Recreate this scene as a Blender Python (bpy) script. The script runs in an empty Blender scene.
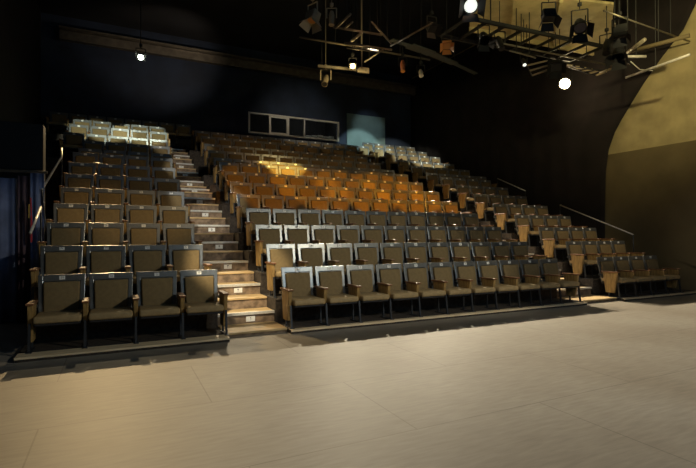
import bpy, bmesh, math, random
from mathutils import Vector, Matrix
random.seed(7)
S = bpy.context.scene
COL = S.collection
CAMZ = 1.385
YAW = 0.459
F = 469.6

# ------------------------------------------------------------------ helpers
def at(px, py, z):
    """point of the hall seen at photo pixel (px,py) that lies at height z"""
    u = (px - 348) / F; v = (234 - py) / F
    p = 0.0051
    yf = math.cos(p) - v * math.sin(p); zu = math.sin(p) + v * math.cos(p)
    x = u * math.cos(YAW) + yf * math.sin(YAW); y = -u * math.sin(YAW) + yf * math.cos(YAW)
    t = (z - CAMZ) / zu
    return Vector((x * t, y * t, z))
def at_x(px, py, X):
    r = at(px, py, CAMZ + 1 if py < 234 else CAMZ - 1); t = X / r.x
    return Vector((X, r.y * t, CAMZ + (r.z - CAMZ) * t))
def at_y(px, py, Y):
    r = at(px, py, CAMZ + 1 if py < 234 else CAMZ - 1); t = Y / r.y
    return Vector((r.x * t, Y, CAMZ + (r.z - CAMZ) * t))

def new(): return bmesh.new()
def box(bm, x0, x1, y0, y1, z0, z1, bev=0, seg=1, M=None):
    r = bmesh.ops.create_cube(bm, size=1)
    vs = r['verts']
    for v in vs:
        v.co = Vector(((x0 + x1) / 2 + v.co.x * (x1 - x0), (y0 + y1) / 2 + v.co.y * (y1 - y0), (z0 + z1) / 2 + v.co.z * (z1 - z0)))
    if bev:
        es = list({e for v in vs for e in v.link_edges})
        rr = bmesh.ops.bevel(bm, geom=es + vs, offset=bev, segments=seg, affect='EDGES', profile=0.5)
        vs = list({v for f in rr['faces'] for v in f.verts} | {v for v in vs if v.is_valid})
    if M is not None:
        bmesh.ops.transform(bm, matrix=M, verts=vs)
    return vs
def tube(bm, pts, r, n=8, cap=True):
    pts = [Vector(p) for p in pts]
    rings = []
    for i, p in enumerate(pts):
        d = (pts[min(i + 1, len(pts) - 1)] - pts[max(i - 1, 0)]).normalized()
        a = d.cross(Vector((0, 0, 1)))
        if a.length < 1e-3: a = Vector((1, 0, 0))
        a.normalize(); b = d.cross(a).normalized()
        rr = r[i] if isinstance(r, (list, tuple)) else r
        rings.append([bm.verts.new(p + (a * math.cos(2 * math.pi * k / n) + b * math.sin(2 * math.pi * k / n)) * rr) for k in range(n)])
    for i in range(len(rings) - 1):
        for k in range(n):
            bm.faces.new((rings[i][k], rings[i][(k + 1) % n], rings[i + 1][(k + 1) % n], rings[i + 1][k]))
    if cap:
        bm.faces.new(rings[0][::-1]); bm.faces.new(rings[-1])
def beam(bm, a, b, w, h):
    a = Vector(a); b = Vector(b); d = b - a; L = d.length; d.normalize()
    up = Vector((0, 0, 1)) if abs(d.z) < .95 else Vector((0, 1, 0))
    s = d.cross(up).normalized(); u = s.cross(d).normalized()
    M = Matrix((s, d, u)).transposed().to_4x4(); M.translation = (a + b) / 2
    box(bm, -w / 2, w / 2, -L / 2, L / 2, -h / 2, h / 2, 0, 1, M)
def prism(bm, poly, axis_lo, axis_hi, axis='x'):
    """extrude a closed 2d polygon along an axis; poly in (y,z) for axis x, (x,z) for axis y"""
    def mk(p, a): return (a, p[0], p[1]) if axis == 'x' else ((p[0], a, p[1]) if axis == 'y' else (p[0], p[1], a))
    A = [bm.verts.new(mk(p, axis_lo)) for p in poly]; B = [bm.verts.new(mk(p, axis_hi)) for p in poly]
    n = len(poly)
    bm.faces.new(A); bm.faces.new(B[::-1])
    for i in range(n): bm.faces.new((A[i], B[i], B[(i + 1) % n], A[(i + 1) % n]))
    bmesh.ops.recalc_face_normals(bm, faces=bm.faces)
def obj(name, bm, mat, parent=None, smooth=False):
    bmesh.ops.recalc_face_normals(bm, faces=bm.faces)
    me = bpy.data.meshes.new(name); bm.to_mesh(me); bm.free()
    me.materials.append(mat)
    if smooth:
        for p in me.polygons: p.use_smooth = True
    o = bpy.data.objects.new(name, me); COL.objects.link(o)
    if parent: o.parent = parent
    return o
def empty(name, loc=(0, 0, 0), rot=(0, 0, 0)):
    o = bpy.data.objects.new(name, None); COL.objects.link(o); o.location = loc; o.rotation_euler = rot
    o.empty_display_size = .1
    return o
def tag(o, label, cat, group=None, kind=None):
    o['label'] = label; o['category'] = cat
    if group: o['group'] = group
    if kind: o['kind'] = kind
    return o
def struct(o, label=None, cat=None):
    o['kind'] = 'structure'
    if label: o['label'] = label
    if cat: o['category'] = cat
    return o

# ---------------------------------------------------------------- materials
def mat(name, col, rough=.6, metal=0, var=0, scale=8, bump=0, col2=None, spec=None, stretch=None):
    m = bpy.data.materials.new(name); m.use_nodes = True
    nt = m.node_tree; b = nt.nodes['Principled BSDF']
    b.inputs['Base Color'].default_value = (*col, 1); b.inputs['Roughness'].default_value = rough
    b.inputs['Metallic'].default_value = metal
    if spec is not None: b.inputs['Specular IOR Level'].default_value = spec
    if var or col2:
        tc = nt.nodes.new('ShaderNodeTexCoord'); mp = nt.nodes.new('ShaderNodeMapping')
        if stretch: mp.inputs['Scale'].default_value = stretch
        n = nt.nodes.new('ShaderNodeTexNoise'); n.inputs['Scale'].default_value = scale; n.inputs['Detail'].default_value = 5
        cr = nt.nodes.new('ShaderNodeValToRGB')
        c2 = col2 or tuple(c * (1 - var) for c in col)
        c1 = col if col2 else tuple(min(1, c * (1 + var)) for c in col)
        cr.color_ramp.elements[0].color = (*c2, 1); cr.color_ramp.elements[0].position = .35
        cr.color_ramp.elements[1].color = (*c1, 1); cr.color_ramp.elements[1].position = .65
        nt.links.new(tc.outputs['Object'], mp.inputs[0]); nt.links.new(mp.outputs[0], n.inputs['Vector'])
        nt.links.new(n.outputs[0], cr.inputs[0]); nt.links.new(cr.outputs[0], b.inputs['Base Color'])
        if bump:
            bp = nt.nodes.new('ShaderNodeBump'); bp.inputs['Strength'].default_value = bump; bp.inputs['Distance'].default_value = .01
            nt.links.new(n.outputs[0], bp.inputs['Height']); nt.links.new(bp.outputs[0], b.inputs['Normal'])
    return m
def emit(name, col, st):
    m = bpy.data.materials.new(name); m.use_nodes = True
    b = m.node_tree.nodes['Principled BSDF']
    b.inputs['Base Color'].default_value = (*col, 1)
    b.inputs['Emission Color'].default_value = (*col, 1); b.inputs['Emission Strength'].default_value = st
    return m
M = {}
M['frame'] = mat('seat_frame_paint', (.22, .23, .235), .31, .68, .10, 14)
M['velvet'] = mat('brown_upholstery', (.205, .145, .065), .85, 0, .08, 22, .1)
M['cushion'] = mat('lit_cushion_upholstery', (.34, .245, .12), .75, 0, .1, 18, .1)  # warm back light on the cushion tops is put into this paler brown
M['pan'] = mat('seat_pan_black', (.02, .02, .024), .5)
M['arm'] = mat('varnished_arm_wood', (.20, .09, .04), .35, 0, .3, 6, 0, None, None, (8, 1, 8))
M['side'] = mat('side_panel_wood', (.33, .21, .075), .45, 0, .3, 5, 0, None, None, (6, 6, 1))
M['leg'] = mat('dark_leg_metal', (.05, .055, .065), .4, .5)
M['plate'] = mat('white_number_plate', (.85, .85, .82), .5)
M['ink'] = mat('black_ink', (.02, .02, .03), .6)
M['black'] = mat('black_paint', (.012, .012, .014), .75, 0, .3, 3)
M['blue_black'] = mat('blue_black_wall_paint', (.014, .024, .05), .8, 0, .3, 1.2)
M['ceil'] = mat('black_ceiling_paint', (.008, .009, .012), .85, 0, .3, 1)
M['carpet'] = mat('dark_tier_carpet', (.045, .035, .028), .9, 0, .4, 20)
M['tread'] = mat('worn_tread_board', (.60, .43, .22), .55, 0, .22, 4, .1, None, None, (1, 6, 6))
M['lit_edging'] = mat('pale_lit_edging_board', (.78, .62, .40), .5, 0, .15, 4, .1, None, None, (1, 6, 6))  # front edging board; the light on this strip is put into its pale colour
M['riser'] = mat('stained_riser_board', (.23, .165, .11), .7, 0, .45, 9)
M['nosing'] = mat('pale_metal_nosing', (.72, .70, .64), .4, .3, .1, 20)
M['cream'] = mat('cream_window_frame', (.60, .57, .50), .5, 0, .08, 6)
M['teal'] = mat('pale_teal_panel_paint', (.14, .21, .21), .7, 0, .12, 2)
M['pipe'] = mat('rig_pipe_steel', (.16, .14, .11), .4, .4, .2, 5)
M['rail'] = mat('worn_handrail_steel', (.60, .57, .52), .4, .1, .15, 12)
M['fix'] = mat('black_lantern_body', (.009, .009, .01), .6)
M['fixg'] = mat('pale_lantern_metal', (.42, .37, .27), .4, .3)
M['amber'] = mat('amber_gel_shade', (.65, .28, .07), .5)
M['curtain'] = mat('navy_drape_cloth', (.15, .19, .34), .85, 0, .3, 3)
M['plum'] = mat('plum_drape_cloth', (.10, .065, .085), .85, 0, .3, 3)
M['drape'] = mat('black_side_cloth', (.012, .008, .008), .95, 0, .3, 2)
M['red'] = mat('red_cloth', (.55, .04, .05), .7)
M['yellowc'] = mat('yellow_cloth', (.6, .4, .08), .7)
M['paper'] = mat('pale_paper', (.6, .6, .55), .7)
M['beige'] = mat('beige_soffit_board', (.46, .38, .2), .7, 0, .18, 2.5)
M['lens_hot'] = emit('lit_lamp_lens', (1, .80, .42), 30)
M['lens_warm'] = emit('warm_lamp_lens', (1, .62, .2), 18)
M['lens_white'] = emit('white_lamp_lens', (.85, 1, .9), 14)
M['lens_pale'] = emit('pale_lamp_lens', (.9, .95, .85), 1.1)
M['lens_lilac'] = mat('dark_lilac_glass', (.03, .02, .045), .3)
g = bpy.data.materials.new('booth_glass'); g.use_nodes = True
b = g.node_tree.nodes['Principled BSDF']; b.inputs['Base Color'].default_value = (.9, .95, 1, 1); b.inputs['Roughness'].default_value = .03
b.inputs['Transmission Weight'].default_value = 1; b.inputs['IOR'].default_value = 1.1
M['glass'] = g

# stage floor: painted sheets with faint seams and scuffs
fm = bpy.data.materials.new('painted_stage_floor'); fm.use_nodes = True; nt = fm.node_tree; pb = nt.nodes['Principled BSDF']
tc = nt.nodes.new('ShaderNodeTexCoord')
n1 = nt.nodes.new('ShaderNodeTexNoise'); n1.inputs['Scale'].default_value = .6; n1.inputs['Detail'].default_value = 8
n2 = nt.nodes.new('ShaderNodeTexNoise'); n2.inputs['Scale'].default_value = 9; n2.inputs['Detail'].default_value = 6
mp2 = nt.nodes.new('ShaderNodeMapping'); mp2.inputs['Scale'].default_value = (.5, 3, 1)
nt.links.new(tc.outputs['Object'], n1.inputs['Vector']); nt.links.new(tc.outputs['Object'], mp2.inputs[0]); nt.links.new(mp2.outputs[0], n2.inputs['Vector'])
r1 = nt.nodes.new('ShaderNodeValToRGB'); r1.color_ramp.elements[0].position = .35; r1.color_ramp.elements[1].position = .68
r1.color_ramp.elements[0].color = (.27, .235, .19, 1); r1.color_ramp.elements[1].color = (.34, .31, .265, 1)
nt.links.new(n1.outputs[0], r1.inputs[0])
r2 = nt.nodes.new('ShaderNodeValToRGB'); r2.color_ramp.elements[0].position = .3; r2.color_ramp.elements[1].position = .75
r2.color_ramp.elements[0].color = (.86, .86, .86, 1); r2.color_ramp.elements[1].color = (1.12, 1.12, 1.12, 1)
nt.links.new(n2.outputs[0], r2.inputs[0])
mx = nt.nodes.new('ShaderNodeMix'); mx.data_type = 'RGBA'; mx.blend_type = 'MULTIPLY'; mx.inputs[0].default_value = 1
nt.links.new(r1.outputs[0], mx.inputs[6]); nt.links.new(r2.outputs[0], mx.inputs[7])
br = nt.nodes.new('ShaderNodeTexBrick'); br.inputs['Scale'].default_value = 1; br.inputs['Mortar Size'].default_value = .006
br.inputs['Brick Width'].default_value = 2.44; br.inputs['Row Height'].default_value = 1.22; br.inputs['Mortar Smooth'].default_value = .1
br.inputs['Color1'].default_value = (1, 1, 1, 1); br.inputs['Color2'].default_value = (.98, .98, .98, 1); br.inputs['Mortar'].default_value = (.68, .68, .68, 1)
mp3 = nt.nodes.new('ShaderNodeMapping'); mp3.inputs['Location'].default_value = (.5, .85, 0)
nt.links.new(tc.outputs['Object'], mp3.inputs[0]); nt.links.new(mp3.outputs[0], br.inputs['Vector'])
mx2 = nt.nodes.new('ShaderNodeMix'); mx2.data_type = 'RGBA'; mx2.blend_type = 'MULTIPLY'; mx2.inputs[0].default_value = 1
nt.links.new(mx.outputs[2], mx2.inputs[6]); nt.links.new(br.outputs[0], mx2.inputs[7])
nt.links.new(mx2.outputs[2], pb.inputs['Base Color'])
pb.inputs['Roughness'].default_value = .55
bp = nt.nodes.new('ShaderNodeBump'); bp.inputs['Strength'].default_value = .12; bp.inputs['Distance'].default_value = .01
nt.links.new(n2.outputs[0], bp.inputs['Height']); nt.links.new(bp.outputs[0], pb.inputs['Normal'])
M['floor'] = fm
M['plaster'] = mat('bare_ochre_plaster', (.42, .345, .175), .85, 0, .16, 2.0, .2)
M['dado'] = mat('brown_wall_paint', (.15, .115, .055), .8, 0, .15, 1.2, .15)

# ------------------------------------------------------------------ setting
XL, XR, YB, YF, ZC = -2.35, 13.1, 19.35, -4.5, 9.2
bm = new(); box(bm, XL - .2, XR + .2, YF - .2, YB + .2, -.2, 0); struct(obj('floor', bm, M['floor']), 'scuffed grey brown painted stage floor in front of the seats', 'floor')
bm = new(); box(bm, XL - .2, XR + .2, YF - .2, YB + .2, ZC, ZC + .2); struct(obj('ceiling', bm, M['ceil']), 'black painted ceiling above the lighting rig', 'ceiling')
bm = new(); box(bm, XL - .2, XL, YF, YB, 0, ZC); struct(obj('wall_left', bm, M['black']), 'dark side wall on the left behind the drapes', 'wall')
bm = new(); box(bm, XL - .2, XR + .2, YF - .2, YF, 0, ZC); struct(obj('wall_front', bm, M['black']), 'black wall behind the camera', 'wall')
# back wall with the booth opening
W0, W1 = 4.93, 9.10; WZ0, WZ1 = 5.70, 6.585
bm = new()
for a in ((XL, W0 + .03, 0, ZC), (W1 - .03, XR, 0, ZC), (W0 + .03, W1 - .03, 0, WZ0 + .03), (W0 + .03, W1 - .03, WZ1 - .03, ZC)):
    box(bm, a[0], a[1], YB, YB + .2, a[2], a[3])
struct(obj('wall_back', bm, M['blue_black']), 'blue black wall behind the top rows with a control booth window', 'wall')
# side wall: plaster above a painted lower part
DZ = CAMZ + 2.41
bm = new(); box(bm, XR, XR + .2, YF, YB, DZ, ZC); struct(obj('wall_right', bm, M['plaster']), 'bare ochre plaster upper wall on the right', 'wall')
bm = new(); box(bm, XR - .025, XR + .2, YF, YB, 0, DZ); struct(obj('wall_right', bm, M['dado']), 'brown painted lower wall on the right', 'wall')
# black cloth along the side wall; its curved near edge is shaped as a shadow edge
edge_px = [(605, 272), (605, 235), (605, 205), (606, 172), (609, 150), (615, 133), (622, 120), (631, 105), (644, 84), (662, 58), (684, 30)]
ep = [at_x(x, y, XR - .07) for x, y in edge_px]
bm = new(); rows_v = []
NN = 60
zs = [0.02] + [p.z for p in ep[1:]] + [ZC - .1]
ys = [ep[0].y] + [p.y for p in ep[1:]] + [ep[-1].y - 1.3]
for z, y in zip(zs, ys):
    row = []
    for k in range(NN + 1):
        t = k / NN; yy = y + (YB - .05 - y) * t
        row.append(bm.verts.new((XR - .07 + .022 * math.sin(yy * 9.0) * min(1, (yy - y) * 2), yy, z)))
    rows_v.append(row)
for i in range(len(rows_v) - 1):
    for k in range(NN): bm.faces.new((rows_v[i][k], rows_v[i][k + 1], rows_v[i + 1][k + 1], rows_v[i + 1][k]))
o = obj('shadow_edge_drape', bm, M['drape'], None, True); md = o.modifiers.new('s', 'SOLIDIFY'); md.thickness = .015
tag(o, 'black cloth with a shadow shaped edge along the right wall beside the back rows', 'drape')

# booth window
wf = None
bm = new()
fw = .07
box(bm, W0, W1, YB - .05, YB + .05, WZ1 - fw, WZ1, .005); box(bm, W0, W1, YB - .05, YB + .05, WZ0, WZ0 + fw, .005)
box(bm, W0, W0 + fw, YB - .05, YB + .05, WZ0 + fw, WZ1 - fw); box(bm, W1 - fw, W1, YB - .05, YB + .05, WZ0 + fw, WZ1 - fw)
dv = [5.84, 6.68, 7.42]
for x in dv[1:]: box(bm, x - .035, x + .035, YB - .045, YB + .045, WZ0 + fw, WZ1 - fw)
box(bm, dv[0] - .02, dv[0] + .02, YB - .045, YB + .045, WZ0 + fw, WZ1 - fw)
win = obj('window_1', bm, M['cream']); struct(win, 'cream framed control booth window high on the back wall', 'window')
bm = new()
for (a, c, d, e) in ((dv[0] + .02, dv[1] - .035, WZ0 + fw, WZ1 - fw),):
    box(bm, a, c, YB - .03, YB + .03, e - .06, e); box(bm, a, c, YB - .03, YB + .03, d, d + .06)
    box(bm, a, a + .05, YB - .03, YB + .03, d + .06, e - .06); box(bm, c - .05, c, YB - .03, YB + .03, d + .06, e - .06)
obj('sliding_sash', bm, M['cream'], win)
xs = [W0 + fw] + dv + [W1 - fw]
for i in range(4):
    bm = new(); box(bm, xs[i] + .02, xs[i + 1] - .02, YB - .004, YB + .004, WZ0 + fw, WZ1 - fw); obj('pane', bm, M['glass'], win)
# booth box behind
bm = new(); y1 = YB + 2.2
for a in ((W0 - .3, W1 + .3, y1, y1 + .1, 5.0, 7.2), (W0 - .4, W0 - .3, YB + .2, y1, 5.0, 7.2), (W1 + .3, W1 + .4, YB + .2, y1, 5.0, 7.2), (W0 - .4, W1 + .4, YB + .2, y1, 4.9, 5.0), (W0 - .4, W1 + .4, YB + .2, y1, 7.2, 7.3)):
    box(bm, *a)
o = obj('wall_booth', bm, M['black']); struct(o, 'dark inside of the control booth', 'wall')
bm = new(); box(bm, 7.5, 9.2, YB + .25, YB + .75, 5.005, 5.86, .01)
o = tag(obj('booth_desk', bm, M['black']), 'dark desk just behind the right pane of the control booth window', 'desk')
for k in range(5):
    bm = new(); x = 7.62 + k * .28; box(bm, x, x + .25, YB + .26 , YB + .45, 5.86, 5.91 + .02 * (k % 3) + .01 * k, .01)
    tag(obj('paper_stack', bm, M['paper']), ['lowest', 'second', 'middle', 'fourth', 'right end'][k] + ' pale paper stack from the left on the booth desk', 'papers', 'papers on the booth desk')
# teal panel on the back wall
pz = CAMZ + 1.7
bm = new(); box(bm, 9.5, 11.52, YB - .06, YB - .001, 3.9, 7.04, .006)
o = struct(obj('trim_1', bm, M['teal']), 'pale teal board panel on the back wall right of the booth window', 'panel')

# ------------------------------------------------------------- tiers & steps
NROW = 14
rowY = [6.99 + .812 * k for k in range(8)] + [13.5, 14.43, 15.36, 16.3, 17.25, 18.2]
lev = [.051 + .352 * k for k in range(8)] + [2.755, 3.125, 3.485, 3.915, 4.285, 4.665]
front = [6.25 + .812 * k for k in range(8)] + [y - .74 for y in rowY[8:]]
LX0, LX1 = -1.0, 1.345
CX0, CX1 = 2.23, 8.49
RX0, RX1 = 9.66, 12.66
ORD = ['front', 'second', 'third', 'fourth', 'fifth', 'sixth', 'seventh', 'eighth', 'ninth', 'tenth', 'eleventh', 'twelfth', 'thirteenth', 'fourteenth']
def decks(x0, x1, where, k0=0, f0=None):
    for k in range(k0, NROW):
        ye = front[k + 1] - .001 if k < NROW - 1 else YB - .005
        fk = f0 if (k == 0 and f0) else front[k]
        bm = new(); box(bm, x0, x1, fk, ye, 0, lev[k])
        o = obj('seating_platform', bm, M['carpet'])
        o['label'] = f'dark stepped platform under the {ORD[k]} row of {where}'; o['category'] = 'platform'; o['group'] = 'stepped platforms under the rows'
        bm = new(); box(bm, x0, x1, fk - .012, fk + ((.10 if f0 else .22) if k == 0 else .03), lev[k] - .02, lev[k] + .004)
        obj('front_edging', bm, M['lit_edging'] if k == 0 else M['carpet'], o)
decks(LX0, LX1, 'the left block'); decks(CX0, CX1, 'the centre block', 0, 6.34); decks(RX0, RX1, 'the right block', 0, 6.34)
decks(XL + .02, LX0 - .003, 'seats left of the handrail', 10)

def strokes(bm, segs, s, t=.0035, w=.0016, y=0):
    for (a, b_) in segs:
        beam(bm, (a[0] * s, y, a[1] * s), (b_[0] * s, y, b_[1] * s), w * 1.6, w) if False else beam(bm, (a[0] * s, y, a[1] * s), (b_[0] * s, y, b_[1] * s), .002, t)
# Persian digits as simple strokes in a unit cell
DG = {'0': [((-.12, -.1), (.12, -.1)), ((.12, -.1), (.12, .12)), ((.12, .12), (-.12, .12)), ((-.12, .12), (-.12, -.1))],
      '1': [((-.1, .5), (.05, .2)), ((.05, .2), (.05, -.5))],
      '2': [((-.2, .5), (-.05, .1)), ((-.05, .1), (-.05, -.5)), ((-.2, .45), (0, .3)), ((0, .3), (.2, .5))],
      '3': [((-.25, .5), (-.05, .1)), ((-.05, .1), (-.05, -.5)), ((-.2, .4), (-.05, .3)), ((-.05, .3), (.05, .5)), ((.05, .5), (.12, .3)), ((.12, .3), (.28, .5))],
      '4': [((-.2, .5), (-.05, .1)), ((-.05, .1), (-.05, -.5)), ((.25, .5), (0, .35)), ((0, .35), (.25, .15)), ((.25, .15), (0, .1))],
      '5': [((0, .5), (-.28, -.1)), ((-.28, -.1), (-.2, -.45)), ((-.2, -.45), (0, -.25)), ((0, -.25), (.2, -.45)), ((.2, -.45), (.28, -.1)), ((.28, -.1), (0, .5))],
      '6': [((.2, .5), (-.1, .3)), ((-.1, .3), (.2, .15)), ((.2, .15), (-.05, .1)), ((-.05, .1), (-.2, -.5))],
      '7': [((-.25, .5), (0, -.5)), ((0, -.5), (.25, .5))],
      '8': [((-.25, -.5), (0, .5)), ((0, .5), (.25, -.5))],
      '9': [((.1, .5), (-.15, .3)), ((-.15, .3), (-.1, .1)), ((-.1, .1), (.15, .15)), ((.1, .5), (.17, .1)), ((.17, .1), (.1, -.5))]}
num_cache = {}
def numeral_mesh(txt, h, key=''):
    k = (txt, h)
    if k in num_cache: return num_cache[k]
    bm = new(); adv = .62; n = len(txt)
    for i, c in enumerate(txt):
        off = (i - (n - 1) / 2) * adv
        strokes(bm, [((a[0] + off, a[1]), (b_[0] + off, b_[1])) for a, b_ in DG[c]], h, h * .17)
    me = bpy.data.meshes.new('numeral'); bm.to_mesh(me); bm.free(); me.materials.append(M['ink'])
    num_cache[k] = me
    return me

def stairs(x0, x1, label):
    root = empty('aisle_stairs', ((x0 + x1) / 2, front[0], 0))
    tag(root, label, 'stairs', 'stepped aisles between the seat blocks')
    hw = (x1 - x0) / 2 - .006
    Y0 = front[0]
    def step(ya, yb, z, plate, zprev):
        bm = new(); box(bm, -hw, hw, ya - Y0 + .01, yb - Y0 + .0, 0, z - .03)
        s = obj('step', bm, M['riser'], root)
        bm = new(); box(bm, -hw, hw, ya - Y0 - .012, yb - Y0, z - .03, z, .003); obj('tread', bm, M['tread'], s)
        if plate:
            bm = new(); box(bm, -hw, hw, ya - Y0 - .018, ya - Y0 + .045, z - .036, z + .005, .003); obj('nosing', bm, M['nosing'], s)
            zc = (z + zprev) / 2 - .012
            bm = new(); box(bm, -.07 + .06, .07 + .06, ya - Y0 + .002, ya - Y0 + .0105, zc - .04, zc + .04)
            p = obj('number_plate', bm, M['plate'], s)
            nm = bpy.data.objects.new('numeral', numeral_mesh(str(plate), .05)); COL.objects.link(nm); nm.parent = p; nm.location = (.06, ya - Y0 - .0, zc)
    step(front[0] + .25, front[1] + .04, lev[0] + .012, None, 0)
    for k in range(1, NROW - 1):
        y0 = front[k] + .04; d = front[k + 1] - front[k]
        zp = lev[k - 1]; zh = (lev[k - 1] + lev[k]) / 2
        step(y0, y0 + d * .5, zh, k, zp)
        step(y0 + d * .5, y0 + d, lev[k], None, zh)
    k = NROW - 1
    step(front[k] + .04, YB - .02, (lev[k - 1] + lev[k]) / 2, k, lev[k - 1])
    return root
stairs(LX1, CX0, 'left aisle of narrow boarded steps with numbered white plates on the risers')
stairs(CX1, RX0, 'right aisle of boarded steps between the centre block and the wall block')

# ------------------------------------------------------------------- seats
def rotx(a, o=(0, 0, 0)):
    return Matrix.Translation(Vector(o)) @ Matrix.Rotation(a, 4, 'X') @ Matrix.Translation(-Vector(o))
REC = math.radians(-11)
def lean(bm):
    bmesh.ops.transform(bm, matrix=Matrix.Translation((0, -.085, .36)) @ Matrix.Rotation(REC, 4, 'X'), verts=bm.verts)
def me_of(bm, name, m, smooth=False):
    o = obj(name, bm, m, None, smooth); me = o.data; bpy.data.objects.remove(o); return me
# back frame: tapered panel with raised border
bm = new()
box(bm, -.262, -.204, -.016, .016, -.06, .50, .008, 2); box(bm, .204, .262, -.016, .016, -.06, .50, .008, 2)
box(bm, -.26, .26, -.0155, .0155, .415, .505, .010, 2); box(bm, -.25, .25, -.0155, .0155, -.06, .0, .006, 1)
box(bm, -.21, .21, .0, .012, -.05, .42)
for v in bm.verts: v.co.x *= .93 + .07 * (v.co.z + .06) / .53
lean(bm); ME_frame = me_of(bm, 'back_frame', M['frame'])
bm = new(); box(bm, -.203, .203, -.055, -.001, .004, .408, .022, 3)
for v in bm.verts: v.co.x *= .93 + .07 * (v.co.z + .06) / .53
lean(bm); ME_pad = me_of(bm, 'back_pad', M['velvet'], True)
bm = new(); box(bm, -.243, .243, -.565, -.085, .325, .41, .026, 3); ME_cush = me_of(bm, 'seat_cushion', M['cushion'], True)
bm = new(); box(bm, -.235, .235, -.545, -.10, .295, .33, .01, 1)
box(bm, -.245, .245, -.13, -.10, .27, .31); ME_pan = me_of(bm, 'seat_pan', M['pan'])
bm = new(); box(bm, -.032, .032, -.021, -.0165, .436, .482, .001); lean(bm); ME_plate = me_of(bm, 'number_plate', M['plate'])
# arm, tapered wooden side panel (short between seats, long at the row ends), leg
bm = new(); box(bm, -.040, .040, -.52, -.13, .535, .562, .008, 2); ME_arm = me_of(bm, 'arm_rest', M['arm'])
def panel(zb, yb0, yb1, name):
    bm = new(); prism(bm, [(-.50, .535), (-.16, .535), (yb1, zb), (yb0, zb)], -.026, .026)
    bmesh.ops.bevel(bm, geom=list(bm.edges), offset=.005, segments=1, affect='EDGES'); return me_of(bm, name, M['side'])
ME_side = panel(.31, -.45, -.20, 'side_panel'); ME_end = panel(.10, -.43, -.23, 'side_panel')
bm = new(); beam(bm, (0, -.28, .33), (0, -.30, .01), .02, .03); beam(bm, (0, -.50, .33), (0, -.54, .008), .026, .03)
box(bm, -.03, .03, -.59, -.24, 0, .012, .003); ME_leg = me_of(bm, 'leg', M['leg'])
# bracket from back frame to arm
bm = new(); box(bm, -.028, .028, -.16, -.055, .46, .50); ME_brk = me_of(bm, 'arm_bracket', M['leg'])

CNT = ['first', 'second', 'third', 'fourth', 'fifth', 'sixth', 'seventh', 'eighth', 'ninth', 'tenth', 'eleventh', 'twelfth', 'thirteenth']
def link(name, me, parent, loc=(0, 0, 0)):
    o = bpy.data.objects.new(name, me); COL.objects.link(o); o.parent = parent; o.location = loc; return o
def arm_set(root, x, end=False):
    a = link('arm_rest', ME_arm, root, (x, 0, 0))
    link('side_panel', ME_end if end else ME_side, a)
    link('arm_bracket', ME_brk, a)
    link('leg', ME_leg, root, (x, 0, 0))
def seat(x, k, half, label, group, first, last, num):
    r = empty('theatre_seat', (x, rowY[k], lev[k] + .0))
    tag(r, label, 'seat', group)
    link('back_frame', ME_frame, r); link('back_pad', ME_pad, r); link('seat_cushion', ME_cush, r); link('seat_pan', ME_pan, r)
    p = link('number_plate', ME_plate, r)
    if k < 6 and num:
        nm = bpy.data.objects.new('numeral', numeral_mesh(num, .03)); COL.objects.link(nm); nm.parent = p
        c = Matrix.Translation((0, -.085, .36)) @ Matrix.Rotation(REC, 4, 'X') @ Vector((0, -.0217, .459))
        nm.location = c; nm.rotation_euler = (REC, 0, 0)
    arm_set(r, half, last)
    if first: arm_set(r, -half, True)
    return r
nseat = 0
offL = [.055, -.02, -.035, -.03, -.0, 0, 0, .02, .08, .12, .16, .22, .26, .09]
extL = [0] * 10 + [1, 1, 1, 2]
rgtL = [4] * 13 + [6]
dark = {0: 'grey framed', 1: 'grey framed', 2: 'grey framed'}
for k in range(NROW):
    idx = list(range(-extL[k], rgtL[k]))
    for j, i in enumerate(idx):
        pos = CNT[j]
        desc = 'brown padded theatre seat' if k < 10 or k == 13 else 'pale lit theatre seat'
        lab = f'{desc}, left block, {ORD[k]} row, {pos} from the left end'
        seat(-.668 + offL[k] + .56 * i, k, .28, lab, 'seats of the left block', j == 0, j == len(idx) - 1, str(19 - i + k % 2) if k < 6 else None)
        nseat += 1
offC = [0, .0, .03, .06, .06, .09, .13, .16, .16, .17, .22, .25, .2]
for k in range(13):
    n = 13 if k == 12 else 11
    pitch = .56 - offC[k] / 10
    for i in range(n):
        if k < 4: desc = 'grey framed theatre seat with olive pad'
        elif k < 10: desc = 'theatre seat in amber light'
        else: desc = 'dark theatre seat'
        lab = f'{desc}, centre block, {ORD[k]} row, {CNT[i]} from the left aisle'
        seat(2.556 + offC[k] + pitch * i, k, pitch / 2, lab, 'seats of the centre block', i == 0, i == n - 1, str(15 - i) if k < 6 else None)
        nseat += 1
for k in range(NROW):
    n = 4 if k < 8 else 5
    for i in range(n):
        desc = 'brown theatre seat' if k < 10 else 'pale lit theatre seat'
        lab = f'{desc}, right block, {ORD[k]} row, {CNT[i]} from the aisle'
        seat(9.966 + .56 * i, k, .28, lab, 'seats of the right block', i == 0, i == n - 1, str(4 - i) if k < 6 else None)
        nseat += 1
print('seats', nseat)

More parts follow.
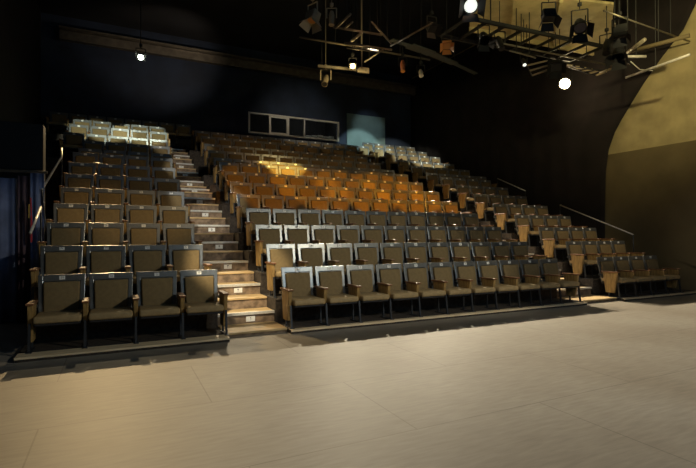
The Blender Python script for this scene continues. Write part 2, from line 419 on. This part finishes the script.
# ---------------------------------------------------------------- handrails
def rail(name, pts, posts, label):
    r = empty(name, (pts[0][0], pts[0][1], 0)); tag(r, label, 'handrail')
    o = Vector(r.location)
    bm = new(); tube(bm, [Vector(p) - o for p in pts], .018, 10); obj('rail', bm, M['rail'], r, True)
    for a, b_ in posts:
        bm = new(); tube(bm, [Vector(a) - o, Vector(b_) - o], .013, 8); obj('post', bm, M['leg'], r, True)
    return r
def levy(y):
    z = 0
    for k in range(NROW):
        if y >= front[k]: z = lev[k]
    return z
a = Vector((12.55, 7.97, 1.42)); b2 = Vector((12.55, 10.3, 2.36))
rail('handrail', [a, b2], [(a, (12.55, 7.97, levy(7.97))), (b2, (12.55, 10.3, levy(10.3)))], 'lower worn steel handrail at the wall end of the right block')
a = Vector((12.55, 11.7, 2.93)); b2 = Vector((12.55, 13.0, 3.50))
rail('handrail', [a, b2], [(a, (12.55, 11.7, levy(11.7))), (b2, (12.55, 13.0, levy(13.0)))], 'upper handrail high at the wall end of the right block')
a = Vector((-1.06, 8.87, 2.135)); b2 = Vector((-.96, 10.8, 2.965)); c = Vector((-.975, 10.95, 3.16))
rail('handrail', [a, b2, c], [(a, (-.972, 8.93, levy(8.93))), (b2, (-.965, 10.82, levy(10.82)))], 'upper steel handrail at the outer end of the left block')
a = Vector((-.99, 7.25, 1.435)); b2 = Vector((-.985, 8.14, 1.815))
rail('handrail', [a, b2], [(Vector((-.985, 8.14, 1.815)), (-.975, 8.16, levy(8.16)))], 'short lower handrail in front of the navy drapes')

# -------------------------------------------------------------- left drapes
def drape(x0, x1, y, z0, z1, m, label, nf, amp=.04):
    bm = new(); N = 48; pr = []
    for k in range(N + 1):
        t = k / N; x = x0 + (x1 - x0) * t
        pr.append((x, y + amp * math.sin(t * nf * 2 * math.pi) + amp * .3 * math.sin(t * nf * 5 + 1)))
    lo = [bm.verts.new((p[0], p[1], z0)) for p in pr]
    mid = [bm.verts.new((p[0] * .997, y + (p[1] - y) * .8, (z0 + z1) / 2)) for p in pr]
    hi = [bm.verts.new((p[0], y + (p[1] - y) * .5, z1)) for p in pr]
    for k in range(N):
        bm.faces.new((lo[k], lo[k + 1], mid[k + 1], mid[k])); bm.faces.new((mid[k], mid[k + 1], hi[k + 1], hi[k]))
    o = obj('drape', bm, m, None, True); md = o.modifiers.new('s', 'SOLIDIFY'); md.thickness = .006
    return tag(o, label, 'drape', 'drapes closing the left side of the tiers')
drape(-1.95, -1.42, 9.1, .02, 2.32, M['curtain'], 'navy drape furthest left beside the tiers', 3)
drape(-1.40, -1.24, 9.0, .02, 2.36, M['plum'], 'narrow plum drape between the two navy drapes', 1.5, .03)
drape(-1.22, -1.03, 8.9, .02, 2.40, M['curtain'], 'navy drape nearest the left block of seats', 1.6, .03)
bm = new(); tube(bm, [(-2.34, 9.0, 2.43), (-1.0, 9.0, 2.43)], .025); tag(obj('drape_rail', bm, M['pipe']), 'dark rail carrying the drapes left of the seats', 'rail')
bm = new(); beam(bm, (-1.19, 8.83, 1.72), (-1.20, 8.82, 2.0), .012, .035); beam(bm, (-1.19, 8.83, 1.3), (-1.19, 8.82, 1.72), .02, .03)
rb = tag(obj('hanging_ribbon', bm, M['red']), 'red ribbon hanging against the navy drape', 'ribbon')
bm = new(); beam(bm, (-1.225, 8.83, 1.68), (-1.22, 8.82, 1.90), .012, .03); obj('ribbon_tail', bm, M['yellowc'], rb)['label'] = 'yellow ribbon tail'
# dark boxed parapet left above drapes
bm = new(); box(bm, XL + .02, -1.08, 9.2, 9.5, 2.48, 3.25, .01); box(bm, XL + .02, -1.08, 9.25, 9.45, 0, 2.48)
tag(obj('side_parapet', bm, M['fix']), 'black boxed parapet above the drapes left of the seats', 'parapet')

# ------------------------------------------------------------- lighting rig
RZ = 6.0
def line_thing(name, segs, r, m, label, cat, group=None, n=8):
    """segs: list of point lists; every extra list is a part of the first"""
    base = Vector(segs[0][0]); root = empty(name, base); tag(root, label, cat, group)
    for nm, pts in segs[1:] if isinstance(segs[0][0], str) else [('pipe', s) for s in segs]:
        bm = new(); tube(bm, [Vector(p) - base for p in pts], r, n); obj(nm, bm, m, root, True)
    return root
def hangers(root, pts, top=ZC, r=.012, name='hanger_rod'):
    o = Vector(root.location)
    for p in pts:
        p = Vector(p); bm = new(); tube(bm, [p - o, Vector((p.x, p.y, min(top, top_at(p.x, p.y) if p.z < SZ - .01 else ZC) - .004)) - o], r, 6); obj(name, bm, M['fix'], root)
def P(x, y, z=RZ): return at(x, y, z)
SZ = RZ + 1.0
SQ = [P(470, -12, SZ), P(470, 27, SZ), P(600, 53, SZ), P(611, 42, SZ), P(614, 5, SZ)]
def top_at(x, y):
    c = False; n = len(SQ)
    for i in range(n):
        a, b_ = SQ[i], SQ[(i + 1) % n]
        if (a.y > y) != (b_.y > y) and x < (b_.x - a.x) * (y - a.y) / (b_.y - a.y) + a.x: c = not c
    return SZ if c else ZC


# long steel joist high on the back wall
a = at_y(60, 37, YB - .3); b2 = at_y(478, 105.5, YB - .3); a.z = b2.z = 8.40
bm = new(); beam(bm, a, b2, .22, .30); beam(bm, a + Vector((0, -.1, .2)), b2 + Vector((0, -.1, .2)), .42, .05)
bm2 = bm; o = obj('ceiling_beam', bm2, M['pipe']); tag(o, 'long steel beam running across the top of the back wall', 'beam')
bm = new()
for i in range(8):
    p = a.lerp(b2, (i + .5) / 8); box(bm, p.x - .05, p.x + .05, YB - .35, YB, p.z + .1, p.z + .25)
obj('bracket', bm, M['pipe'], o)

def lantern(loc, target, label, kind='profile', lens=None, body=None, size=1.0, group='stage lanterns on the rig', hang=None, doors=True):
    """stage lantern hung at loc and aimed at target"""
    root = empty('stage_lantern', loc); tag(root, label, 'stage light', group)
    d = (Vector(target) - Vector(loc)).normalized(); q = d.to_track_quat('-Z', 'Y').to_matrix().to_4x4()
    body = body or M['fix']; s = size
    bm = new()
    if kind == 'profile':
        tube(bm, [(0, 0, .22 * s), (0, 0, .10 * s), (0, 0, .0), (0, 0, -.20 * s), (0, 0, -.24 * s)], [.055 * s, .085 * s, .085 * s, .07 * s, .09 * s], 14)
    elif kind == 'par':
        tube(bm, [(0, 0, .16 * s), (0, 0, .12 * s), (0, 0, -.02), (0, 0, -.18 * s)], [.03 * s, .08 * s, .12 * s, .125 * s], 16, False)
        bmesh.ops.contextual_create(bm, geom=[e for e in bm.edges if e.is_boundary and all(v.co.z > .1 * s for v in e.verts)])
    else:
        box(bm, -.14 * s, .14 * s, -.11 * s, .11 * s, -.10 * s, .12 * s, .02 * s, 2)
    bmesh.ops.transform(bm, matrix=q, verts=bm.verts); obj('body', bm, body, root, False)
    if lens:
        bm = new(); zz = {'profile': -.245, 'par': -.14, 'flood': -.105}[kind] * s
        bmesh.ops.create_circle(bm, cap_ends=True, segments=20, radius={'profile': .075, 'par': .112, 'flood': .09}[kind] * s)
        bmesh.ops.translate(bm, vec=(0, 0, zz), verts=bm.verts); bmesh.ops.transform(bm, matrix=q, verts=bm.verts); obj('lens', bm, lens, root)
    if kind != 'profile' and doors:
        for sgn, ax in ((1, 'y'), (-1, 'y'), (1, 'x'), (-1, 'x')):
            bm = new(); w = .12 * s; z0 = (-.18 if kind == 'par' else -.10) * s
            if ax == 'y': vs = [(-w, sgn * w, z0), (w, sgn * w, z0), (w * 1.25, sgn * w * 1.8, z0 - .15 * s), (-w * 1.25, sgn * w * 1.8, z0 - .15 * s)]
            else: vs = [(sgn * w, -w, z0), (sgn * w, w, z0), (sgn * w * 1.8, w * 1.25, z0 - .15 * s), (sgn * w * 1.8, -w * 1.25, z0 - .15 * s)]
            vv = [bm.verts.new(v) for v in vs]; bm.faces.new(vv)
            r_ = bmesh.ops.extrude_face_region(bm, geom=list(bm.faces)); bmesh.ops.translate(bm, vec=(0, 0, .006), verts=[e for e in r_['geom'] if isinstance(e, bmesh.types.BMVert)])
            bmesh.ops.transform(bm, matrix=q, verts=bm.verts); obj('barn_door', bm, body, root)
    # yoke & clamp
    side = q.to_3x3() @ Vector((1, 0, 0)); w = .15 * s
    top = Vector((0, 0, .30 * s))
    bm = new()
    sh = Vector((side.x, side.y, 0)).normalized() * w
    beam(bm, sh, sh + top, .03 * s, .012); beam(bm, -sh, -sh + top, .03 * s, .012); beam(bm, -sh + top, sh + top, .03 * s, .014)
    obj('yoke', bm, body if body is M['fixg'] else M['fix'], root)
    bm = new(); h = hang if hang else .12 * s
    tube(bm, [top, Vector((0, 0, top_at(loc[0], loc[1]) - .004 - loc[2]))], .010, 8); box(bm, -.035, .035, -.035, .035, .30 * s + h - .05, .30 * s + h + .03, .006); obj('clamp', bm, body if body is M['fixg'] else M['fix'], root)
    return root, d
def spot(name, loc, target, energy, col, angle, blend=.3, radius=.05):
    l = bpy.data.lights.new(name, 'SPOT'); l.energy = energy; l.color = col; l.spot_size = math.radians(angle); l.spot_blend = blend; l.shadow_soft_size = radius
    o = bpy.data.objects.new(name, l); COL.objects.link(o); o.location = loc
    o.rotation_euler = (Vector(target) - Vector(loc)).to_track_quat('-Z', 'Y').to_euler()
    return o
def lant_spot(loc, target, energy, col, angle, blend, label, lens, kind='par', body=None, size=1., hang=None, radius=.06, tgt2=None):
    root, d = lantern(loc, tgt2 or target, label, kind, lens, body, size, hang=hang, doors=False)
    off = {'par': .36, 'profile': .30, 'flood': .28}[kind] * size
    if kind == 'par': off = .13 * size + .012
    if kind == 'profile': off = .26 * size
    if kind == 'flood': off = .11 * size + .01
    spot('rig_lamp', Vector(loc) + d * off, target, energy, col, angle, blend, radius)
    return root

WARM = (1, .80, .48); AMB = (1, .40, .02); COOL = (.62, .82, 1); NEU = (1, .93, .78); GRN = (.93, 1, .78)

# --- pipes of the rig (heights real, hung from the ceiling)
def pipe(px0, py0, px1, py1, z, label, r=.024, z1=None, m=None, hang=2, ext=0):
    a = P(px0, py0, z); b_ = P(px1, py1, z if z1 is None else z1)
    d = b_ - a; a = a - d * ext; b_ = b_ + d * ext
    base = a.copy(); root = empty('rig_pipe', base); tag(root, label, 'rig pipe', 'pipes of the lighting rig')
    bm = new(); tube(bm, [(0, 0, 0), b_ - a], r, 8); obj('tube', bm, m or M['pipe'], root, True)
    for i in range(hang):
        t = (i + .5) / hang; hangers(root, [a.lerp(b_, t)])
    return root, a, b_
pipe(485, 40, 616, 67, RZ + .15, 'long rig pipe passing above the bright lamp at right')
pipe(334, 27, 382, 35, RZ + .4, 'short upper rig pipe left of the frame corner', .03)
pipe(345, 43, 392, 50, RZ + .2, 'lower of the two parallel rig pipes above the glowing floodlight', .03)
pipe(347, 48, 377, 52, RZ + .2, 'thin rig pipe just under the parallel pair', .018)
pipe(336, 28, 351, 14, RZ + .4, 'slanted brace pipe at the top centre of the rig', .03, RZ + .5)
pipe(344, 29, 353, 22, RZ + .4, 'short stub brace beside the slanted brace pipe', .022)
pipe(352, 41, 362, 33, RZ + .3, 'bright diagonal stub between the parallel rig pipes', .035, None, M['fixg'], 1)
pipe(365, 62, 385, 49, RZ + .1, 'dark diagonal pipe right of the vertical hanger', .02)
pipe(391, 46, 433, 23, RZ + .3, 'reddish diagonal rig pipe left of the amber lantern', .022)
pipe(372, 22, 392, 44, RZ + .3, 'dark diagonal pipe crossing near the top centre', .022)
pipe(510, 51, 536, 58, RZ - .1, 'thin pipe left of the slatted frames', .02)
pipe(604, 11, 690, 42, RZ + .3, 'long cable pipe crossing the top right corner', .018)
pipe(600, 73, 615, 68, RZ - .1, 'short stub pipe right of the bright lamp', .03, None, M['fixg'], 1)
pipe(430, 60, 300, 37, RZ + .7, 'dark cross pipe behind the centre lanterns', .03)

# lantern bar with bracket and hanging rod (centre)
bA = P(318, 66, RZ + .05); bB = P(369, 71, RZ + .05)
root = empty('lamp_bar', bA); tag(root, 'pale metal lamp bar hanging on a rod at top centre', 'lamp bar')
bm = new(); beam(bm, (0, 0, 0), bB - bA, .05, .07); obj('bar', bm, M['pipe'], root)
e = P(358, 69.5, RZ + .05); bm = new(); beam(bm, e - bA, bB - bA, .06, .15); obj('end_plate', bm, M['fixg'], root)
bm = new(); dd = (bB - bA).normalized(); c = bB - bA - dd * .12; side = dd.cross(Vector((0, 0, 1))).normalized()
tube(bm, [c - side * .04, c + side * .04], .035, 12); obj('pivot', bm, M['fix'], root)
h0 = P(362, 68, RZ + .05); bm = new(); tube(bm, [h0 - bA, Vector((h0.x, h0.y, ZC)) - bA], .022, 8); obj('hanger_rod', bm, M['fixg'], root)
h0 = P(322, 66.3, RZ + .05); bm = new(); tube(bm, [h0 - bA, Vector((h0.x, h0.y, ZC)) - bA], .008, 6); obj('hanger_rod', bm, M['fix'], root)

# ladder truss
def ladder(p0, p1, width, nr, label, z, m=M['fix'], r=.035):
    a = Vector(p0); b_ = Vector(p1); d = (b_ - a); s = d.normalized().cross(Vector((0, 0, 1))).normalized() * width
    root = empty('ladder_truss', a); tag(root, label, 'truss', 'ladder trusses of the rig')
    for off in (Vector(), s):
        bm = new(); beam(bm, off, d + off, r * 2, r * 2.2); obj('chord', bm, m, root)
    for i in range(nr + 1):
        t = i / nr; bm = new(); beam(bm, d * t, d * t + s, r * 1.6, r * 1.6); obj('rung', bm, m, root)
    hangers(root, [a + d * .15, a + d * .85], ZC, .015)
    return root
ladder(P(468, 18, RZ + .3), P(604, 47, RZ + .3), -1.05, 8, 'dark ladder shaped truss below the lit beige soffit', RZ + .3)
# lit soffit board under the ceiling
q = SQ
bm = new(); prism(bm, [(p.x, p.y) for p in q], SZ, SZ + .06, 'z')
sof = obj('soffit_board', bm, M['beige']); tag(sof, 'beige soffit board lit from below at the top right', 'soffit')
bm = new()
for p_, r_ in ((q[1], q[2]),): beam(bm, Vector((p_.x, p_.y, SZ - .06)), Vector((r_.x, r_.y, SZ - .06)), .06, .14)
for t in (.3, .62):
    a_ = q[0].lerp(q[4], t); b_ = q[1].lerp(q[2], t); beam(bm, Vector((a_.x, a_.y, SZ - .05)), Vector((b_.x, b_.y, SZ - .05)), .08, .10)
obj('edge_joist', bm, M['beige'], sof)
hangers(sof, [p_ + Vector((0, 0, .07)) for p_ in (q[1].lerp(q[2], .2), q[1].lerp(q[2], .8), q[3])], ZC, .02)
for hh in [c for c in sof.children if c.name.startswith('hanger')]: pass

# slatted frames near the bright lamp
def slats(px, label, z, n, m):
    a, b_, c_, d_ = [P(x, y, z) for x, y in px]     # a-b first slat, c-d last slat
    root = empty('slatted_frame', a); tag(root, label, 'slatted frame', 'slatted frames by the bright lamp')
    for i in range(n):
        t = i / (n - 1); bm = new(); beam(bm, a.lerp(c_, t) - a, b_.lerp(d_, t) - a, .09, .02); obj('slat', bm, m, root)
    bm = new(); beam(bm, Vector(), c_ - a, .03, .04); obj('side_bar', bm, M['fix'], root)
    bm = new(); beam(bm, b_ - a, d_ - a, .03, .04); obj('side_bar', bm, M['fix'], root)
    hangers(root, [a, d_], ZC, .01)
slats([(527, 66), (548, 61), (532, 76), (549, 70)], 'slatted metal frame left of the bright lamp', RZ - .1, 3, M['fixg'])
slats([(560, 64), (572, 66), (596, 76), (606, 72)], 'long slatted metal frame right of the bright lamp', RZ + .05, 6, M['beige'])

# grey curved cable tray
pts = [P(392, 40, RZ + .8), P(410, 46, RZ + .8), P(432, 54, RZ + .8), P(455, 64, RZ + .8), P(476, 74, RZ + .8)]
root = empty('cable_tray', pts[0]); tag(root, 'grey cable tray sagging below the ceiling at centre', 'cable tray')
bm = new()
for i in range(4): beam(bm, pts[i] - pts[0], pts[i + 1] - pts[0], [.16, .34, .26, .14][i], .03)
obj('tray', bm, mat('grey_tray', (.10, .11, .11), .5, .3), root); hangers(root, [pts[1], pts[3]])

# tangle by the plaster wall
pipe(626, 78, 690, 55, RZ - .6, 'straight conduit pipe running to the right wall', .03, None, M['rail'], 1)
pipe(630, 52, 690, 36, RZ - .1, 'bracing pipe above the conduit near the right wall', .05, None, M['dado'], 1)
pipe(627, 57, 646, 57, RZ - .3, 'pale stub pipe on the black lantern cluster', .035, None, M['rail'], 1)
pipe(628, 53, 645, 40, RZ - .1, 'pale slanted stub above the cluster', .045, None, M['fixg'], 1)
pipe(615, 24, 615, 42, RZ + .1, 'short cross bar by the black lantern cluster', .02)
a = P(631, 62, RZ - .4); b2 = P(640, 70, RZ - .45); c = P(653, 71, RZ - .5)
bm = new(); tube(bm, [Vector(), (b2 - a), (c - a)], .012, 6); o = obj('sagging_cable', bm, M['rail'], None, True); o.location = a; tag(o, 'pale cable sagging towards the conduit by the right wall', 'cable')

# lanterns seen in the photograph
FL = lambda x, y: (x, y, 0)
lant_spot(P(565, 84), (5.2, 1.0, 0), 30, WARM, 75, .5, 'bright warm lamp glaring towards the stage at upper right', M['lens_hot'], 'par', None, 1.3, radius=.05, tgt2=(0, 0, 1.4))
lant_spot(P(353, 66), (3.2, 3.5, 0), 20, WARM, 70, .5, 'small glowing yellow floodlight on the pale lamp bar', M['lens_warm'], 'flood', None, .7, .10, tgt2=(0, 0, 1.0))
lant_spot(P(141, 57), (.6, 3.5, 0), 300, WARM, 60, .5, 'white glowing lantern alone at the upper left', M['lens_white'], 'flood', None, .75, tgt2=(0, 0, 1.4))
lantern(P(326, 80, RZ - .1), (3, 9, 1.5), 'pale profile lantern dangling under the lamp bar', 'profile', M['pan'], M['fixg'], 1.0)
lantern(P(313, 17, RZ + .3), (2, 9, 0), 'tan lantern cut by the top edge left of centre', 'flood', M['amber'], M['fixg'], 1.0)
lantern(P(332, 18, RZ + .4), (4, 9, 2), 'small pale lantern beside the slanted brace pipe', 'profile', None, M['fixg'], .75)
lantern(P(403, 66, RZ + .2), (6, 9, 0), 'small lantern with reddish amber front at centre', 'profile', M['amber'], mat('rust_body', (.3, .1, .05), .5), .8)
lantern(P(421, 73, RZ + .2), (5, 6, 0), 'narrow grey lantern right of the reddish one', 'profile', None, M['rail'], .75)
lantern(P(432, 27, RZ + .3), (6, 4, 0), 'dark lantern at the end of the reddish diagonal pipe', 'flood', None, M['fix'], .8)
lantern(P(447, 45), (3.5, 4, 0), 'amber lantern with barn doors right of centre', 'flood', M['amber'], M['amber'], .75)
lantern(P(470, 4, RZ - .1), (2.5, 1, 0), 'large pale lens lantern cut by the top edge', 'par', M['lens_pale'], M['fix'], 1.1)
lantern(P(484, 37), (6, 4, 0), 'black lantern under the left end of the truss', 'par', None, M['fix'], .9)
lantern(P(500, 43), (7, 5, 0), 'black lantern hanging right of the truss end', 'profile', None, M['fix'], .9)
lantern(P(524, 62, RZ - .1), (7, 5, 0), 'small lantern with a bright knob left of the slatted frame', 'profile', M['lens_pale'], M['fix'], .6)
lantern(P(549, 16, RZ + .1), (7, 5, 0), 'black square lantern silhouetted on the lit soffit', 'flood', None, M['fix'], .95)
lantern(P(580, 25, RZ + .1), (5.5, 3.2, 0), 'black round lantern with lilac lens below the lit soffit', 'par', M['lens_lilac'], M['fix'], 1.1)
lantern(P(556, 66), (7, 5, 1), 'black lantern between the slatted frames', 'flood', None, M['fix'], 1.1)
lantern(P(620, 32, RZ), (9, 6, 1), 'upper black lantern of the cluster by the right wall', 'flood', None, M['fix'], 1.0)
lantern(P(619, 52, RZ - .2), (8, 6, 1), 'lower black lantern of the cluster by the right wall', 'par', None, M['fix'], 1.1)
lantern(P(607, 47, RZ), (8, 6, 1), 'black lantern at the right end of the ladder truss', 'profile', None, M['fix'], 1.0)

# ------------------------------------------------------------------- lights
# warm back lights from the rig line above the upper rows, falling on the stage floor
for x, e_, c_ in ((-.4, 2000, (1, .70, .34)), (3.2, 1050, (1, .82, .54)), (7.2, 3300, (1, .86, .62)), (9.9, 8500, (1, .86, .62))):
    spot('back_light', (x, 15.0, 5.95), (x - (.2 if x < 9 else 1.4), 3.0, 0), e_, c_, 66 if x < 9 else 54, .9, .03)
# front lanterns above the stage: wide unseen flaps added to cut their beam off the floor and upper rows
def front_lantern(loc, target, energy, col, angle, blend, cut, up, label):
    """cut = (Y, z) where the lower added flap ends the beam, up the same for the upper one"""
    root, d = lantern(loc, target, label, 'flood', None, M['fix'], 1.0)
    src = Vector(loc) + d * .12
    spot('front_lamp', src, target, energy, col, angle, blend, .012)
    yb = src.y + .40; zb = src.z - .40 * (src.z - cut[1]) / (cut[0] - src.y)
    bm = new(); o = Vector(loc); box(bm, -.9, .9, yb - o.y, yb - o.y + .004, zb - o.z - .7, zb - o.z); box(bm, -.02, .02, .0, yb - o.y, -.16, -.13)
    obj('lower_beam_flap', bm, M['fix'], root)
    zu = src.z - .40 * (src.z - up[1]) / (up[0] - src.y)
    bm = new(); box(bm, -.9, .9, yb - o.y, yb - o.y + .004, zu - o.z, zu - o.z + .7); box(bm, -.02, .02, .0, yb - o.y, .13, .16)
    obj('upper_beam_flap', bm, M['fix'], root)
    return root
front_lantern((6.4, -1.0, 4.7), (2.8, 8.0, .9), 720, (1, .90, .66), 64, .5, (6.0, 0.0), (9.9, 1.95), 'black front lantern above the stage out of the picture on the right')
front_lantern((2.0, -1.2, 4.9), (6.4, 8.2, 1.0), 400, (1, .94, .8), 60, .5, (6.0, 0.0), (9.9, 1.95), 'black front lantern above the stage out of the picture on the left')
# cool area light added behind the camera for highlights on the seat frames
l = bpy.data.lights.new('cool_front_fill', 'AREA'); l.shape = 'RECTANGLE'; l.size = 2.4; l.size_y = 1.9; l.energy = 48; l.color = (.24, .62, 1)
o = bpy.data.objects.new('cool_front_fill', l); COL.objects.link(o); o.location = (5.3, -1.6, 3.7)
o.rotation_euler = (Vector((2.8, 7.6, 1.0)) - o.location).to_track_quat('-Z', 'Y').to_euler()
# amber pools on the centre block
for x, e_ in ((3.2, 1500), (4.5, 2600), (5.8, 3300), (7.1, 3500), (8.3, 2400)):
    spot('amber', (x - .2, 1.0, 4.3), (x, 11.5, 2.52), e_, AMB, 11.5, .35, .03)
spot('amber_hot', (3.4, 5.0, 6.8), (4.35, 13.0, 3.5), 8000, (1, .66, .14), 9.5, .4, .05)
# pale beams on the highest side seats
spot('pale', (1.2, 8.0, 7.0), (-.35, 16.3, 4.70), 2300, GRN, 13, .3, .04)
spot('pale', (1.2, 8.0, 7.0), (.75, 16.3, 4.66), 2300, GRN, 13, .3, .04)
spot('pale', (10.2, 10.6, 6.4), (11.3, 16.2, 4.9), 1600, (1, 1, .8), 27, .3, .04)
spot('pale', (8.8, 11.5, 6.4), (10.0, 18.6, 5.25), 1900, (.8, 1, .95), 19, .4, .04)
spot('beam', (3.0, 15.6, 7.0), (1.6, 19.0, 8.4), 150, (1, .8, .6), 75, .8, .05)
spot('panel', (9.5, 12.0, 6.3), (10.6, 19.3, 6.4), 420, (.85, 1, 1), 16, .8, .05)
l = bpy.data.lights.new('booth_fill', 'POINT'); l.energy = 14; l.color = (1, .95, .8); l.shadow_soft_size = .05  # unseen point light added to brighten the papers in the booth
o = bpy.data.objects.new('booth_fill', l); COL.objects.link(o); o.location = (8.3, YB + .32, 6.95)
spot('booth', (6.5, 11.0, 6.8), (7.2, 19.3, 5.9), 600, (1, .9, .72), 34, 1.0, .04)
# aisle and side blocks
spot('aisle', (-1.4, 2.6, 6.6), (1.84, 7.6, .75), 3800, (1, .84, .56), 12.5, .5, .05)
spot('aisle', (-1.4, 2.6, 6.8), (1.78, 10.3, 2.2), 2300, NEU, 10, .5, .05)
spot('aisle', (-.8, 5.0, 7.0), (1.78, 12.5, 3.0), 1500, NEU, 10, .5, .04)
spot('aisle', (-.4, 7.5, 7.0), (1.85, 15.2, 4.0), 900, NEU, 13, .5, .04)
spot('dim_back', (6.0, 5.0, 6.8), (5.6, 14.8, 4.0), 260, (1, .5, .2), 34, .6, .05)
spot('left', (4.4, 2.0, 6.0), (.2, 9.3, 1.9), 800, (1, .66, .26), 16, .7, .06)
spot('left', (4.4, 2.0, 6.4), (.2, 11.4, 2.9), 170, (1, .70, .30), 15, .7, .06)
spot('right', (8.0, 2.5, 6.4), (10.9, 8.7, 1.4), 620, (1, .80, .48), 28, .7, .06)
# glow of the two bare lamps on the rig around them
for (x, y, dz, e_, c_) in ((353, 69, -.16, 40, (1, .75, .3)), (565, 87, -.2, 20, (1, .78, .45))):
    l = bpy.data.lights.new('lamp_glow', 'POINT'); l.energy = e_; l.color = c_; l.shadow_soft_size = .04
    o = bpy.data.objects.new('lamp_glow', l); COL.objects.link(o); p = P(x, y); o.location = (p.x - .25, p.y - .4, p.z + dz)
# plaster wall and soffit
spot('wall', (8.5, 3.2, 6.0), (13.1, 7.4, 5.6), 820, (1, .84, .40), 60, .9, .08)
so = P(560, 40, RZ - .2)
for dx, e_ in ((-1.6, 45), (0, 60), (1.2, 60)):
    spot('soffit', (so.x + dx - .3, so.y - 1.0 - dx * .3, 6.3), (so.x + dx, so.y - .4 - dx * .3, 7.0), e_, (1, .85, .35), 150, .8, .06)
l = bpy.data.lights.new('fill', 'AREA'); l.shape = 'RECTANGLE'; l.size = 12; l.size_y = 8; l.energy = 30; l.color = (.1, .5, 1)
o = bpy.data.objects.new('fill', l); COL.objects.link(o); o.location = (5, -.5, 8.9)

w = bpy.data.worlds.new('w'); S.world = w; w.use_nodes = True
w.node_tree.nodes['Background'].inputs[0].default_value = (.25, .35, .6, 1); w.node_tree.nodes['Background'].inputs[1].default_value = .01

# ------------------------------------------------------------------- camera
cd = bpy.data.cameras.new('camera'); cam = bpy.data.objects.new('camera', cd); COL.objects.link(cam)
cd.sensor_width = 36; cd.lens = 36 * F / 696; cd.clip_start = .05; cd.clip_end = 200
cam.location = (0, 0, CAMZ); cam.rotation_mode = 'XYZ'
cam.rotation_euler = (math.pi / 2 + .0051, -.0015 * -1, -YAW)
S.camera = cam
S.view_settings.view_transform = 'Standard'; S.view_settings.look = 'None'; S.view_settings.gamma = 1; S.view_settings.exposure = 0
S.view_settings.use_curve_mapping = False
